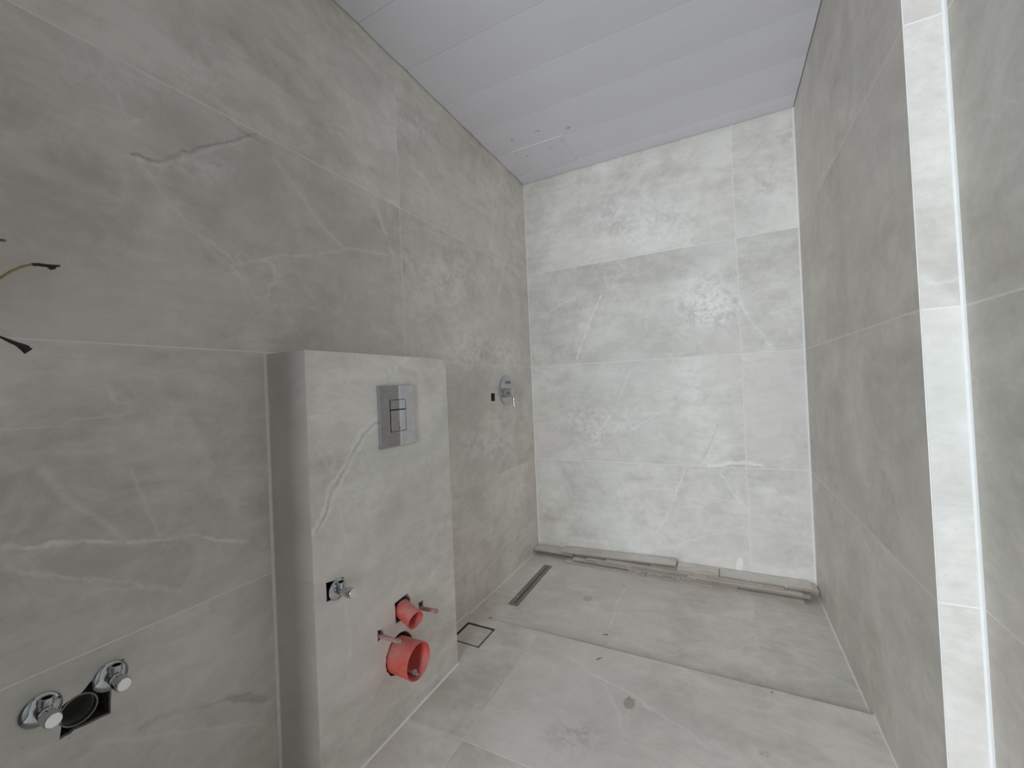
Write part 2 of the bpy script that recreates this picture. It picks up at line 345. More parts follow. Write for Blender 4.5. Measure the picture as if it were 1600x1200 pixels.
# ------------------------------------------------------------------ mesh helpers (all in world coordinates)
class MB:
    def __init__(s): s.v = []; s.f = []; s.mi = []; s.sm = []
    def poly(s, pts, faces, mi=0, smooth=False):
        o = len(s.v); s.v += [tuple(p) for p in pts]
        for f in faces: s.f.append([o+k for k in f]); s.mi.append(mi); s.sm.append(smooth)
    def box(s, x0, x1, y0, y1, z0, z1, mi=0):
        p = [(x, y, z) for x in (x0, x1) for y in (y0, y1) for z in (z0, z1)]
        s.poly(p, [(0, 1, 3, 2), (4, 6, 7, 5), (0, 4, 5, 1), (2, 3, 7, 6), (0, 2, 6, 4), (1, 5, 7, 3)], mi)
    def cbox(s, x0, x1, y0, y1, z0, z1, c=0.001, mi=0):
        bm = bmesh.new(); bmesh.ops.create_cube(bm, size=1)
        for v in bm.verts:
            v.co = Vector(((x0+x1)/2+v.co.x*(x1-x0), (y0+y1)/2+v.co.y*(y1-y0), (z0+z1)/2+v.co.z*(z1-z0)))
        bmesh.ops.bevel(bm, geom=bm.edges[:], offset=c, segments=1, affect='EDGES', profile=0.5)
        bmesh.ops.recalc_face_normals(bm, faces=bm.faces[:])
        bm.verts.index_update()
        s.poly([v.co for v in bm.verts], [[v.index for v in f.verts] for f in bm.faces], mi); bm.free()
    def prism(s, pts, d, mi=0):
        """polygon pts extruded by the vector d"""
        n = len(pts); d = Vector(d); P = [Vector(p) for p in pts]
        nr = Vector((0, 0, 0))
        for k in range(n): nr += P[k].cross(P[(k+1) % n])
        if nr.dot(d) > 0: P = P[::-1]
        s.poly(P + [p+d for p in P], [tuple(range(n)), tuple(range(2*n-1, n-1, -1))] + [(k, k+n, (k+1) % n + n, (k+1) % n) for k in range(n)], mi)
    def lathe(s, prof, org, axis, seg=32, mi=0, close=True, smooth=True):
        """prof: (distance along the axis, radius) from start to end; ends at r=0 or open rings"""
        a = Vector(axis).normalized(); e = a.orthogonal().normalized(); g = a.cross(e); org = Vector(org)
        rings = []; pts = []
        for t, r in prof:
            if r <= 1e-7: rings.append([len(pts)]); pts.append(org+a*t)
            else:
                rings.append(list(range(len(pts), len(pts)+seg)))
                pts += [org+a*t+(e*math.cos(2*PI*k/seg)+g*math.sin(2*PI*k/seg))*r for k in range(seg)]
        F = []
        for A, B in zip(rings, rings[1:]):
            for k in range(seg):
                l = (k+1) % seg
                if len(A) == 1 and len(B) == 1: continue
                if len(A) == 1: F.append((A[0], B[l], B[k]))
                elif len(B) == 1: F.append((A[k], A[l], B[0]))
                else: F.append((A[k], A[l], B[l], B[k]))
        s.poly(pts, F, mi, smooth)
    def tube(s, path, r, seg=10, mi=0):
        P = [Vector(p) for p in path]; R = r if isinstance(r, (list, tuple)) else [r]*len(P)
        pts = []; up = Vector((0.13, 0.2, 0.97))
        for k, p in enumerate(P):
            d = (P[min(k+1, len(P)-1)]-P[max(k-1, 0)]).normalized(); e = d.cross(up).normalized(); g = d.cross(e)
            pts += [p+(e*math.cos(2*PI*q/seg)+g*math.sin(2*PI*q/seg))*R[k] for q in range(seg)]
        F = [(a*seg+q, a*seg+(q+1) % seg, (a+1)*seg+(q+1) % seg, (a+1)*seg+q) for a in range(len(P)-1) for q in range(seg)]
        n = len(P)
        F += [tuple(range(seg-1, -1, -1)), tuple((n-1)*seg+q for q in range(seg))]
        s.poly(pts, F, mi, True)
    def make(s, name, mats, parent=None, kind=None):
        me = bpy.data.meshes.new(name)
        o = bpy.data.objects.new(name, me); COL.objects.link(o)
        L = Vector((0, 0, 0))
        if parent is not None: o.parent = parent; L = wloc(parent)
        elif s.v:
            lo = [min(v[k] for v in s.v) for k in range(3)]; hi = [max(v[k] for v in s.v) for k in range(3)]
            L = Vector(((lo[0]+hi[0])/2, (lo[1]+hi[1])/2, lo[2])); o.location = L
        me.from_pydata([Vector(v)-L for v in s.v], [], s.f)
        for mt in (mats if isinstance(mats, (list, tuple)) else [mats]): me.materials.append(mt)
        for p, a, b in zip(me.polygons, s.mi, s.sm): p.material_index = a; p.use_smooth = b
        bm = bmesh.new(); bm.from_mesh(me); bmesh.ops.recalc_face_normals(bm, faces=bm.faces[:])
        if any(s.sm):
            for e in bm.edges:
                if len(e.link_faces) == 2 and e.calc_face_angle(0) > 0.6: e.smooth = False
        bm.to_mesh(me); bm.free()
        if kind: o['kind'] = kind
        return o
def wloc(o):
    v = Vector(o.location)
    while o.parent is not None: o = o.parent; v = v+Vector(o.location)
    return v
def root(name, loc, label, cat, group=None):
    o = bpy.data.objects.new(name, None); COL.objects.link(o); o.location = loc; o.empty_display_size = 0.05
    return tag(o, label, cat, group)
def tag(o, label, cat, group=None):
    o['label'] = label; o['category'] = cat
    if group: o['group'] = group
    return o
def copy_tree(o, parent=None, seen=None):
    c = o.copy(); COL.objects.link(c)
    if parent is not None: c.parent = parent
    for ch in list(o.children): copy_tree(ch, c)
    return c
cutters = []
def cutter(pts, d):
    b = MB(); b.prism(pts, d); o = b.make('opening_cutter', M['mortar']); cutters.append(o); return o
def cut(o, cs):
    for c in cs:
        md = o.modifiers.new('cut', 'BOOLEAN'); md.object = c; md.operation = 'DIFFERENCE'; md.solver = 'EXACT'
    dg = bpy.context.evaluated_depsgraph_get(); dg.update()
    me = bpy.data.meshes.new_from_object(o.evaluated_get(dg), depsgraph=dg)
    o.modifiers.clear(); old = o.data; o.data = me; me.name = old.name
    return o
_seed = [0]
def tile(c00, c10, c11, c01, n, mat, parent, th=0.0085, gap=0.0011, mitre=(0, 0, 0, 0), seed=None, name='tile', tone=None):
    """one slab with chamfered face edges; corners counter-clockwise, n = outward normal;
    mitre: sides (0-1, 1-2, 2-3, 3-0) cut back at 45 degrees; gap: half of the joint"""
    P = [Vector(p) for p in (c00, c10, c11, c01)]; n = Vector(n).normalized()
    i, j = AX[mat]; mat = tile_mat(mat, (min(p[i] for p in P), min(p[j] for p in P), max(p[i] for p in P), max(p[j] for p in P)))
    def inset(ds):
        out = []
        for k in range(4):
            a, b, c = P[k-1], P[k], P[(k+1) % 4]
            e1 = (b-a).normalized(); e2 = (c-b).normalized()
            # move in from side k-1 (a-b) by ds[k-1] and from side k (b-c) by ds[k]
            i1 = n.cross(e1); i2 = n.cross(e2)
            cen = sum(P, Vector((0, 0, 0)))/4
            if i1.dot(cen-b) < 0: i1 = -i1
            if i2.dot(cen-b) < 0: i2 = -i2
            A = i1.dot(i2); den = 1-A*A
            x = (ds[k-1]-A*ds[k])/den; y = (ds[k]-A*ds[k-1])/den
            out.append(b+i1*x+i2*y)
        return out
    ch = 0.0007; mid = inset([gap]*4); face = inset([gap+ch]*4); back = inset([gap+(th if mitre[k] else 0) for k in range(4)])
    b = MB()
    pts = [p for p in face] + [p-n*ch for p in mid] + [p-n*th for p in back]
    F = [(0, 1, 2, 3), (11, 10, 9, 8)]
    for k in range(4):
        l = (k+1) % 4
        F += [(k, 4+k, 4+l, l), (4+k, 8+k, 8+l, 4+l)]
    b.poly(pts, F)
    o = b.make(name, mat, parent)
    _seed[0] += 1
    o['tone'] = float(tone if tone is not None else 0.4*math.sin(_seed[0]*2.4))
    o['seed'] = float(seed if seed is not None else (_seed[0]*0.6180339) % 1.0)
    return o
def slab(name, pts, d, mat, kind='structure', parent=None):
    b = MB(); b.prism(pts, d); return b.make(name, mat, parent, kind)

# ------------------------------------------------------------------ openings chopped in the tiles
def jag(pts, n=3, a=0.0012, seed=1):
    rnd = random.Random(seed); out = []
    for k in range(len(pts)):
        p, q = pts[k], pts[(k+1) % len(pts)]
        for i in range(n):
            f = i/n; out.append((p[0]+(q[0]-p[0])*f+rnd.uniform(-a, a), p[1]+(q[1]-p[1])*f+rnd.uniform(-a, a)))
    return out
def on_x(pts, x): return [(x, p[0], p[1]) for p in pts]
def circ(cy, cz, r, n=20): return [(cy+r*math.cos(2*PI*k/n), cz+r*math.sin(2*PI*k/n)) for k in range(n)]
basin_hole = jag([(-2.180, .4495), (-2.160, .4525), (-2.1105, .4473), (-2.1065, .514), (-2.0841, .5435), (-2.105, .538), (-2.13, .534), (-2.154, .5125), (-2.166, .511), (-2.1775, .508)], 3, .0014, 3)
basin_hole2 = jag([(-2.222, .498), (-2.196, .496), (-2.193, .542), (-2.218, .541)], 2, .0015, 5)
mixer_hole = [(-.5445, .9893), (-.504, .9893), (-.504, 1.0316), (-.5425, 1.0322)]
mixer_hole2 = circ(-.368, 1.043, .062)
HL = [cutter(on_x(h, .02), (-dpt, 0, 0)) for h, dpt in ((basin_hole, .075), (basin_hole2, .075), (mixer_hole, .046), (mixer_hole2, .06))]
valve_hole = jag([(-1.7335, .5175), (-1.680, .5105), (-1.6785, .561), (-1.692, .561), (-1.7325, .5690)], 2, .001, 8)
flush_hole = jag([(-1.487, .331), (-1.422, .321), (-1.4170, .3760), (-1.4265, .3990), (-1.4878, .3955)], 3, .001, 9)
waste_hole = jag(circ(-1.4755, .2325, .0615, 16), 2, .0016, 10) 
rodR_hole = jag([(-1.376, .313), (-1.3555, .315), (-1.3535, .3415), (-1.376, .3425)], 2, .001, 11)
rodL_hole = jag([(-1.5635, .317), (-1.541, .322), (-1.537, .348), (-1.548, .3445), (-1.562, .3505)], 2, .001, 12)
HB = [cutter(on_x(h, BX+.02), (-.075, 0, 0)) for h in (valve_hole, flush_hole, waste_hole, rodR_hole, rodL_hole)]

# ------------------------------------------------------------------ setting: left wall
def cutall(objs, cs): 
    for o in objs: cut(o, cs)
T = 0.0085
FB = -0.018
# left wall: face x = 0
wl = slab('wall_left', [(-T, YR, -.1), (-T, .1, -.1), (-T, .1, H+.12), (-T, YR, H+.12)], (-.12, 0, 0), M['mortar'])
def sheet(name, pts, n, mat, parent, d0=.0003, d1=.0080):
    n = Vector(n); return slab(name, [Vector(p)-n*d0 for p in pts], -n*(d1-d0), mat, None, parent)
gl = sheet('grout', [(0, YR, -.02), (0, 0, -.02), (0, 0, H+.02), (0, YR, H+.02)], (1, 0, 0), M['grout'], wl)
def ltile(y0, y1, z0, z1, **k): return tile((0, y0, z0), (0, y1, z0), (0, y1, z1), (0, y0, z1), (1, 0, 0), TM['left'], wl, **k)
rows = [(FB, Z3), (Z3, Z2), (Z2, Z1), (Z1, H+.012)]
lt = []
for r, (z0, z1) in enumerate(rows):
    if r < 2:
        lt.append(ltile(BY1-.02, 0, z0, z1, tone=(.3, .0)[r])); lt.append(ltile(YR, BY0+.0, z0, z1, tone=(.1, -.35)[r]))
    else:
        lt.append(ltile(YJ, 0, z0, z1, tone=(0, .1)[r-2])); lt.append(ltile(YJ-1.2, YJ, z0, z1, tone=(-.35, .6)[r-2])); lt.append(ltile(YR, YJ-1.2, z0, z1))
cutall([lt[1], lt[2], wl, gl], HL)
for c in (lt[1],): pass

# ------------------------------------------------------------------ back wall: face y = 0
wb = slab('wall_back', [(-.12, T, -.1), (W+.2, T, -.1), (W+.2, T, H+.12), (-.12, T, H+.12)], (0, .12, 0), M['mortar'])
sheet('grout', [(0, 0, -.03), (W, 0, -.03), (W, 0, H+.02), (0, 0, H+.02)], (0, -1, 0), M['grout'], wb)
for (z0, z1), tn in zip(rows, ((-.05, 0), (-.1, -.1), (-.7, -.45), (.55, .7))):
    for x0, x1, k_ in ((0.0006, XJ, 0), (XJ, W-.0006, 1)):
        tile((x0, 0, z0-(.02 if z0 < 0 else 0)), (x1, 0, z0-(.02 if z0 < 0 else 0)), (x1, 0, z1), (x0, 0, z1), (0, -1, 0), TM['back'], wb, tone=tn[k_])

# ------------------------------------------------------------------ right wall with its jog
def yp(z): return YP+KP*z
wr = slab('wall_right', [(W+T, yp(-.1)+T, -.1), (W+T, .1, -.1), (W+T, .1, H+.12), (W+T, yp(H+.12)+T, H+.12)], (.2, 0, 0), M['mortar'])
sheet('grout', [(W, yp(-.03)+.002, -.03), (W, 0, -.03), (W, 0, H+.02), (W, yp(H+.02)+.002, H+.02)], (-1, 0, 0), M['grout'], wr, .0001)
for z0, z1 in rows:
    zz = z0-(.02 if z0 < 0 else 0)
    tile((W, -.0006, zz), (W, yp(zz)+.0004, zz), (W, yp(z1)+.0004, z1), (W, -.0006, z1), (-1, 0, 0), TM['right'], wr, mitre=(0, 1, 0, 0), gap=.0018)
# the narrow face of the jog
sheet('grout', [(W+.0015, yp(-.03), -.03), (W2, yp(-.03), -.03), (W2, yp(H+.02), H+.02), (W+.0015, yp(H+.02), H+.02)], (0, -1, 0), M['grout'], wr)
for z0, z1 in rows:
    tile((W+.0004, yp(z0), z0), (W2-.0006, yp(z0), z0), (W2-.0006, yp(z1), z1), (W+.0004, yp(z1), z1), (0, -1, 0), TM['pier'], wr, mitre=(0, 0, 0, 1))
wn = slab('wall_right_near', [(W2+T, YR, -.1), (W2+T, yp(0)+.08, -.1), (W2+T, yp(0)+.08, H+.12), (W2+T, YR, H+.12)], (.12, 0, 0), M['mortar'])
sheet('grout', [(W2, YR, -.03), (W2, yp(-.03), -.03), (W2, yp(H+.02), H+.02), (W2, YR, H+.02)], (-1, 0, 0), M['grout'], wn, .0001)
for z0, z1 in rows:
    tile((W2, yp(z0)-.0006, z0), (W2, YR, z0), (W2, YR, z1), (W2, yp(z1)-.0006, z1), (-1, 0, 0), TM['right'], wn, gap=.0018)

# ------------------------------------------------------------------ floor: main floor and, a step lower, the shower floor
fl = slab('floor', [(-.12, YR-3.4, -.2), (1.9, YR-3.4, -.2), (1.9, .12, -.2), (-.12, .12, -.2)], (0, 0, .165), M['mortar'])
sq = [(.0425, -1.0535), (.1852, -1.0535), (.1852, -.9130), (.0425, -.9130)]
ld = [(.1262, -.6885), (.1802, -.6885), (.1745, -.2045), (.1225, -.2045)]
HF = [cutter([(p[0], p[1], .05) for p in sq], (0, 0, -.07)), cutter([(p[0], p[1], .05) for p in ld], (0, 0, -.07))]
gm = slab('grout', [(0, YR, ZM-.0012), (W2, YR, ZM-.0012), (W2, YP, ZM-.0012), (W+.004, YP, ZM-.0012), (W+.004, YS-.001, ZM-.0012), (0, YS-.001, ZM-.0012)], (0, 0, -.04), M['grout'], None, fl)
xs = [0.0, .370, 1.570]; ysr = [YS, YS-.5965, YS-1.1965, YR]
fts = []
for a in range(3):
    y1, y0 = ysr[a], ysr[a+1]
    for c in range(2):
        x0, x1 = xs[c], min(xs[c+1], W2-.0005 if a > 0 else W2-.0005)
        if c == 1 and a == 0:       # notched round the jog: the first row runs to the shower wall
            x1 = W-.0006
        fts.append(tile((x0, y0, ZM), (x1, y0, ZM), (x1, y1, ZM), (x0, y1, ZM), (0, 0, 1), TM['floor'], fl, gap=.0008))
tile((W-.0006, ysr[1], ZM), (W2-.0005, ysr[1], ZM), (W2-.0005, YP-.0006, ZM), (W-.0006, YP-.0006, ZM), (0, 0, 1), TM['floor'], fl, gap=.0004)
gs = slab('grout', [(0, YS, zs(0)-.0012), (W, YS, zs(W)-.0012), (W, 0, zs(W)-.0012), (0, 0, zs(0)-.0012)], (0, 0, -.028), M['grout'], None, fl)
sh = []
for x0, x1 in ((.0006, 1.2), (1.2, W-.0006)):
    sh.append(tile((x0, YS, zs(x0)), (x1, YS, zs(x1)), (x1, -.0006, zs(x1)), (x0, -.0006, zs(x0)), (0.006, 0, 1), TM['shower'], fl, gap=.0008))
cutall([fts[0], gm], HF[:1]); cutall([sh[0], gs], HF[1:])

# ------------------------------------------------------------------ sealant in the corners (parts of the walls and the floor)
def bead(parent, p, q, e1, e2, r, mat='bead'):
    p, q, e1, e2 = Vector(p), Vector(q), Vector(e1), Vector(e2)
    b = MB(); pts = [p, p+e1*r, p+(e1+e2)*r*.38, p+e2*r]; b.prism(pts, q-p); return b.make('sealant_bead', M[mat], parent)
bead(wb, (0, 0, -.01), (0, 0, H), (1, 0, 0), (0, -1, 0), .0035)
bead(wb, (W, 0, -.02), (W, 0, H), (-1, 0, 0), (0, -1, 0), .0065)
bead(wn, (W2, yp(0), 0), (W2, yp(H), H), (-1, 0, 0), (0, -1, 0), .0060)
bead(fl, (0, BY1, ZM), (0, YS, ZM), (1, 0, 0), (0, 0, 1), .003, 'grout')
bead(fl, (0, YS, zs(0)), (0, 0, zs(0)), (1, 0, 0), (0, 0, 1), .0035, 'grout')
bead(fl, (W, YS, zs(W)), (W, 0, zs(W)), (-1, 0, 0), (0, 0, 1), .005, 'grout')
bead(fl, (W, YP, ZM), (W, YS, ZM), (-1, 0, 0), (0, 0, 1), .0035, 'grout')
bead(fl, (W2, YR, ZM), (W2, YP, ZM), (-1, 0, 0), (0, 0, 1), .004, 'grout')

# ------------------------------------------------------------------ ceiling of wide panels
ce = slab('ceiling', [(-.12, YR, H+.016), (1.75, YR, H+.016), (1.75, .12, H+.016), (-.12, .12, H+.016)], (0, 0, .1), M['void'])
yb = [-.0035, -.12]
while yb[-1] > YR: yb.append(yb[-1]-.2537)
for k, (a, c) in enumerate(zip(yb, yb[1:])):
    b = MB(); c = max(c, YR)
    g = .0006; xr = (W if (a+c)/2 > YP else W2)-.0035; x0 = .0035; e = .0015; dz = .0008
    # slightly cambered board with eased long edges
    prof = [(a-g, H+.010), (a-g, H+dz), (a-g-e, H+.0002), (a+(c-a)*.3, H-.0022), (a+(c-a)*.6, H-.0026), (c+g+e, H+.0002), (c+g, H+dz), (c+g, H+.010)]
    b.prism([(x0, p[0], p[1]) for p in prof], (xr-x0, 0, 0))
    b.make('ceiling_board', M['pvc'], ce)
b = MB()
b.box(0, .0035, YR, 0, H+.003, H+.012); b.make('edge_trim', M['void'], ce)
def stroke(p, q, w=.0022):
    p, q = Vector(p), Vector(q); d = (q-p).normalized(); n = Vector((-d.y, d.x, 0))*w/2
    b = MB(); b.prism([(v.x, v.y, H-.0036) for v in (p-n, q-n, q+n, p+n)], (0, 0, .0030)); return b
for segs in ([((.158, -.492), (.176, -.482)), ((.163, -.498), (.160, -.480))], [((.296, -.490), (.320, -.484)), ((.316, -.492), (.320, -.480))],
             [((.447, -.433), (.458, -.419)), ((.458, -.419), (.468, -.431)), ((.468, -.431), (.456, -.438))],):
    mb = MB()
    for p, q in segs:
        s_ = stroke(p+(0,), q+(0,)); mb.poly(s_.v, s_.f)
    mb.make('pencil_mark', M['pencil'], ce)

# ------------------------------------------------------------------ rear wall with doorway, room behind with the balcony door
DX0, DZ = .48, 2.12
slab('wall_rear', [(-.12, YR, -.1), (DX0, YR, -.1), (DX0, YR, H+.12), (-.12, YR, H+.12)], (0, -.10, 0), M['plaster'])
slab('wall_rear_right', [(W2+.001, YR, -.1), (2.3, YR, -.1), (2.3, YR, H+.12), (W2+.001, YR, H+.12)], (0, -.10, 0), M['plaster'])
slab('wall_rear_lintel', [(DX0, YR, DZ), (W2, YR, DZ), (W2, YR, H+.12), (DX0, YR, H+.12)], (0, -.10, 0), M['plaster'])
Y9 = YR-.1
slab('wall_hall_left', [(.0, Y9, -.04), (.0, -5.1, -.04), (.0, -5.1, 2.5), (.0, Y9, 2.5)], (-.1, 0, 0), M['plaster'])
slab('wall_hall_right', [(2.2, Y9, -.04), (2.2, -5.1, -.04), (2.2, -5.1, 2.5), (2.2, Y9, 2.5)], (.1, 0, 0), M['plaster'])
slab('ceiling_hall', [(-.1, Y9, 2.5), (2.3, Y9, 2.5), (2.3, -5.1, 2.5), (-.1, -5.1, 2.5)], (0, 0, .1), M['plaster'])
slab('floor_hall', [(-.1, Y9, ZM), (2.3, Y9, ZM), (2.3, -5.1, ZM), (-.1, -5.1, ZM)], (0, 0, -.042), M['plaster'])
wh = MB(); wh.box(-.1, .42, -5.1, -5.0, -.04, 2.5); wh.box(1.43, 2.3, -5.1, -5.0, -.04, 2.5); wh.box(.42, 1.43, -5.1, -5.0, 2.3, 2.5)
wh.make('wall_hall_rear', M['plaster'], None, 'structure')

# ------------------------------------------------------------------ the tiled boxing on the left wall
cb = root('cistern_boxing', (0, (BY0+BY1)/2, ZM), 'chest-high tiled boxing built against the left wall, chrome flush plate on its front', 'boxing')
b = MB(); b.box(0.0005, BX-T, BY0+T, BY1-T, -.02, BZ-T); core = b.make('core', M['mortar'], cb)
b = MB(); b.box(0.0005, BX-.0014, BY0+.0014, BY1-.0014, -.02, BZ-.0014); grt = b.make('grout', M['grout'], cb)
fr = []
ZC = .8912
for z0, z1, mt in ((0, Z3, (0, 1, 0, 1)), (Z3, ZC, (0, 1, 0, 1)), (ZC, BZ, (0, 1, 1, 1))):
    fr.append(tile((BX, BY0+.0002, z0), (BX, BY1-.0002, z0), (BX, BY1-.0002, z1), (BX, BY0+.0002, z1), (1, 0, 0), TM['boxf'], cb, gap=.0006 if z0 else .0009, mitre=mt, seed=.33, tone=.3))
cutall([fr[0], core, grt], HB)
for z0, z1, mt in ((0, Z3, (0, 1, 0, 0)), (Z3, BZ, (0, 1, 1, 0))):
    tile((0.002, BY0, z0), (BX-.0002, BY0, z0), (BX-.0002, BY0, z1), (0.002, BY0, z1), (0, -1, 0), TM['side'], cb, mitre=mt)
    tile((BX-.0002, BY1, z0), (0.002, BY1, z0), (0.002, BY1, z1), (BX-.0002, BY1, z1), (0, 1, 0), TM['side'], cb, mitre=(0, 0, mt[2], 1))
tile((.002, BY0+.0002, BZ), (BX-.0002, BY0+.0002, BZ), (BX-.0002, BY1-.0002, BZ), (.002, BY1-.0002, BZ), (0, 0, 1), TM['floor'], cb, mitre=(1, 1, 1, 0))
bead(cb, (.0008, BY0, 0), (.0008, BY0, BZ), (1, 0, 0), (0, -1, 0), .0062, 'grout')
bead(cb, (BX, BY0, ZM), (BX, BY1, ZM), (1, 0, 0), (0, 0, 1), .0040, 'bead')

# ------------------------------------------------------------------ flush plate
fp = root('flush_plate', (BX, -1.449, .886), 'rectangular chrome toilet flush plate with two stacked buttons on the boxing', 'flush plate')
y0, y1, z0, z1 = -1.5285, -1.3695, .8862, 1.0830; bz0, bz1, by0, by1 = .9338, 1.0372, -1.4856, -1.4116
b = MB(); x0, x1 = BX+.0004, BX+.010
b.cbox(x0, x1, y0, by0, z0, z1, .0012); b.cbox(x0, x1, by1, y1, z0, z1, .0012)
b = MB()   # one frame ring with eased outer edge
o_ = [(y0, z0), (y1, z0), (y1, z1), (y0, z1)]; i_ = [(by0, bz0), (by1, bz0), (by1, bz1), (by0, bz1)]
def ring(x, pts): return [(x, p[0], p[1]) for p in pts]
def ins(pts, d): 
    cy = sum(p[0] for p in pts)/4; cz = sum(p[1] for p in pts)/4
    return [(p[0]+(d if p[0] < cy else -d), p[1]+(d if p[1] < cz else -d)) for p in pts]
pts = ring(x0, o_)+ring(x1-.0015, o_)+ring(x1, ins(o_, .0015))+ring(x1, i_)+ring(x1-.004, i_)
F = []
for r in range(4):
    for k in range(4):
        l = (k+1) % 4; F.append((r*4+k, r*4+l, r*4+4+l, r*4+4+k))
b.poly(pts, F); b.make('frame', M['platechrome'], fp)
b = MB(); b.box(x1-.0050, x1-.0035, by0, by1, bz0, bz1); b.make('shadow_gap', M['black'], fp)
zd = 1.0043
def button(za, zb, dish):
    b = MB(); g = .0028; ny = 10
    rows_ = []
    for k in range(ny+1):
        f = k/ny; y = by0+g+(by1-by0-2*g)*f
        x = x1+.0008-dish*math.sin(PI*f)
        rows_.append((y, x))
    prof = [(rows_[0][0], x1-.0035)]+rows_+[(rows_[-1][0], x1-.0035)]
    prof = [(yy, xx) for yy, xx in prof]
    b.prism([(xx, yy, za+g*.7) for yy, xx in prof], (0, 0, zb-za-1.4*g))
    return b.make('button', M['platechrome'], fp)
button(zd, bz1, .0); bt = button(bz0, zd, .0); bt['label'] = 'larger lower chrome button'
b = MB()   # small dark maker's mark near the foot of the lower button: a stack of short wavy strokes
for k in range(3):
    w_ = .0046-.0012*k; zc_ = .9425+.0019*k
    b.box(x1+.0001, x1+.0008, -1.4455-w_, -1.4455+w_, zc_, zc_+.0010)
b.make('emblem', M['black'], bt)

# ------------------------------------------------------------------ angle valves (built once at the origin, axis +x, outlet up)
av = root('angle_valve', (0, 0, 0), 'x', 'valve')
b = MB(); b.lathe([(0, .0), (0, .0275), (.0022, .0275), (.0055, .0245), (.0085, .0125), (.0085, 0)], (0.0008, 0, 0), (1, 0, 0), 36); b.make('escutcheon', M['chrome'], av)
b = MB(); b.lathe([(.004, .0085), (.012, .0085), (.014, .0115), (.030, .0115), (.032, .0085), (.036, .0085), (.036, 0)], (0, 0, 0), (1, 0, 0), 28)
b.lathe([(.0, .009), (.013, .0088), (.0145, .0102), (.026, .0102), (.026, .0072), (.012, .0070), (.012, 0)], (.021, 0, 0), (0, 0, 1), 24); b.make('valve_body', M['chrome'], av)
b = MB(); b.lathe([(.0262, .0070), (.0125, .0068), (.0122, 0)], (.021, 0, 0), (0, 0, 1), 20); b.make('outlet_bore', M['black'], av)
b = MB()
prof = [(.034, 0), (.034, .0105), (.036, .0125), (.058, .0128), (.0605, .0113)]
b.lathe(prof, (0, 0, 0), (1, 0, 0), 30)
kn = b.make('knob', M['chrome'], av)
b = MB(); b.lathe([(.0604, .0114), (.0612, .0105), (.0614, 0)], (0, 0, 0), (1, 0, 0), 28); b.make('knob_cap', M['chromecap'], kn)
def place_valve(loc, rx, label, first=False):
    o = av if first else copy_tree(av)
    o.location = loc; o.rotation_euler = (rx, 0, 0); o['label'] = label; o['group'] = 'chrome angle valves'
    return o
place_valve((BX, -1.7005, .5365), .12, 'chrome angle valve on the front of the boxing', True)
place_valve((0, -2.2025, .5210), -.12, 'chrome angle valve left of the open drain pipe')
place_valve((0, -2.1082, .5207), -.12, 'chrome angle valve above right of the open drain pipe')

# ------------------------------------------------------------------ basin drain pipe in its chopped hole
dp = root('drain_pipe', (-.05, -2.1545, .4868), 'grey plastic drain pipe, its round mouth open in the chopped wall hole', 'pipe')
b = MB(); b.lathe([(-.05, .0240), (-.012, .0240), (-.012, .0275), (.0010, .0275), (.0012, .0250)], (0, -2.1545, .4868), (1, 0, 0), 40); b.make('pipe_wall', M['pipe'], dp)
b = MB(); b.lathe([(.0011, .0251), (-.045, .0245), (-.048, 0)], (0, -2.1545, .4868), (1, 0, 0), 40); b.make('pipe_bore', M['pipein'], dp)

# ------------------------------------------------------------------ red pipe stubs on the boxing
def stub(name, c, d, L, r, label, steps=()):
    o = root(name, (BX-.03, c[0], c[1]), label, 'pipe', 'red pipe stubs on the boxing')
    org = (BX, c[0], c[1]); b = MB()
    b.lathe([(-.008, r*.97), (L*.72, r*.985), (L*.74, r*1.0), (L, r), (L+.0004, r-.0012), (L-.0005, r-.0022), (-.0075, r-.0045), (-.0075, 0)], org, d, 48)
    b.make('pipe_wall', M['red'], o)
    return o
ax1 = Vector((1, -.22, -.26)).normalized()
stub('flush_pipe', (-1.4515, .3600), ax1, .066, .0285, 'small red plastic pipe stub between the two threaded rods, upper of the two')
stub('waste_pipe', (-1.4775, .2290), Vector((1, -.02, 0)).normalized(), .080, .0535, 'wide red plastic waste pipe stub, lower of the two')

# ------------------------------------------------------------------ mounting rods
def rod(y, z, dv, L, label):
    o = root('threaded_rod', (BX-.03, y, z), label, 'rod', 'mounting rods on the boxing')
    d = Vector((1, dv[0], dv[1])).normalized(); b = MB()
    b.lathe([(-.03, 0), (-.03, .0062), (L*.86, .0064), (L*.87, .0075), (L-.001, .0075), (L, .0066), (L, 0)], (BX, y, z), d, 20)
    b.make('sleeve', M['rod'], o)
    b = MB(); p0 = Vector((BX, y, z))
    pr = [(L, .0)]
    for k in range(5): pr += [(L+.0004+k*.0012, .0046), (L+.0010+k*.0012, .0040)]
    pr.append((L+.0066, 0)); b.lathe(pr, p0, d, 16); b.make('thread', M['steel'], o)
rod(-1.3690, .3215, (0, .06), .070, 'pinkish threaded mounting rod right of the small red pipe')
rod(-1.5540, .3290, (.0, .03), .074, 'pinkish threaded mounting rod above left of the wide red pipe')
sb = root('stud_bolt', (BX+.04, -1.4775, .180), 'short metal stud bolt lying inside the wide red pipe', 'bolt')
b = MB(); pr = [(0, 0)]
for k in range(14): pr += [(.0005+k*.0035, .0058), (.0022+k*.0035, .0048)]
pr += [(.05, .0048), (.0505, 0)]
b.lathe(pr, (BX+.022, -1.4745, .1835), (1, -.02, 0), 14); b.make('threaded_shank', M['steel'], sb)
b = MB(); b.lathe([(.030, .0052), (.030, .0086), (.040, .0086), (.040, .0052)], (BX+.022, -1.4745, .1858), (1, -.02, 0), 6, smooth=False); b.make('nut', M['chip'], sb)

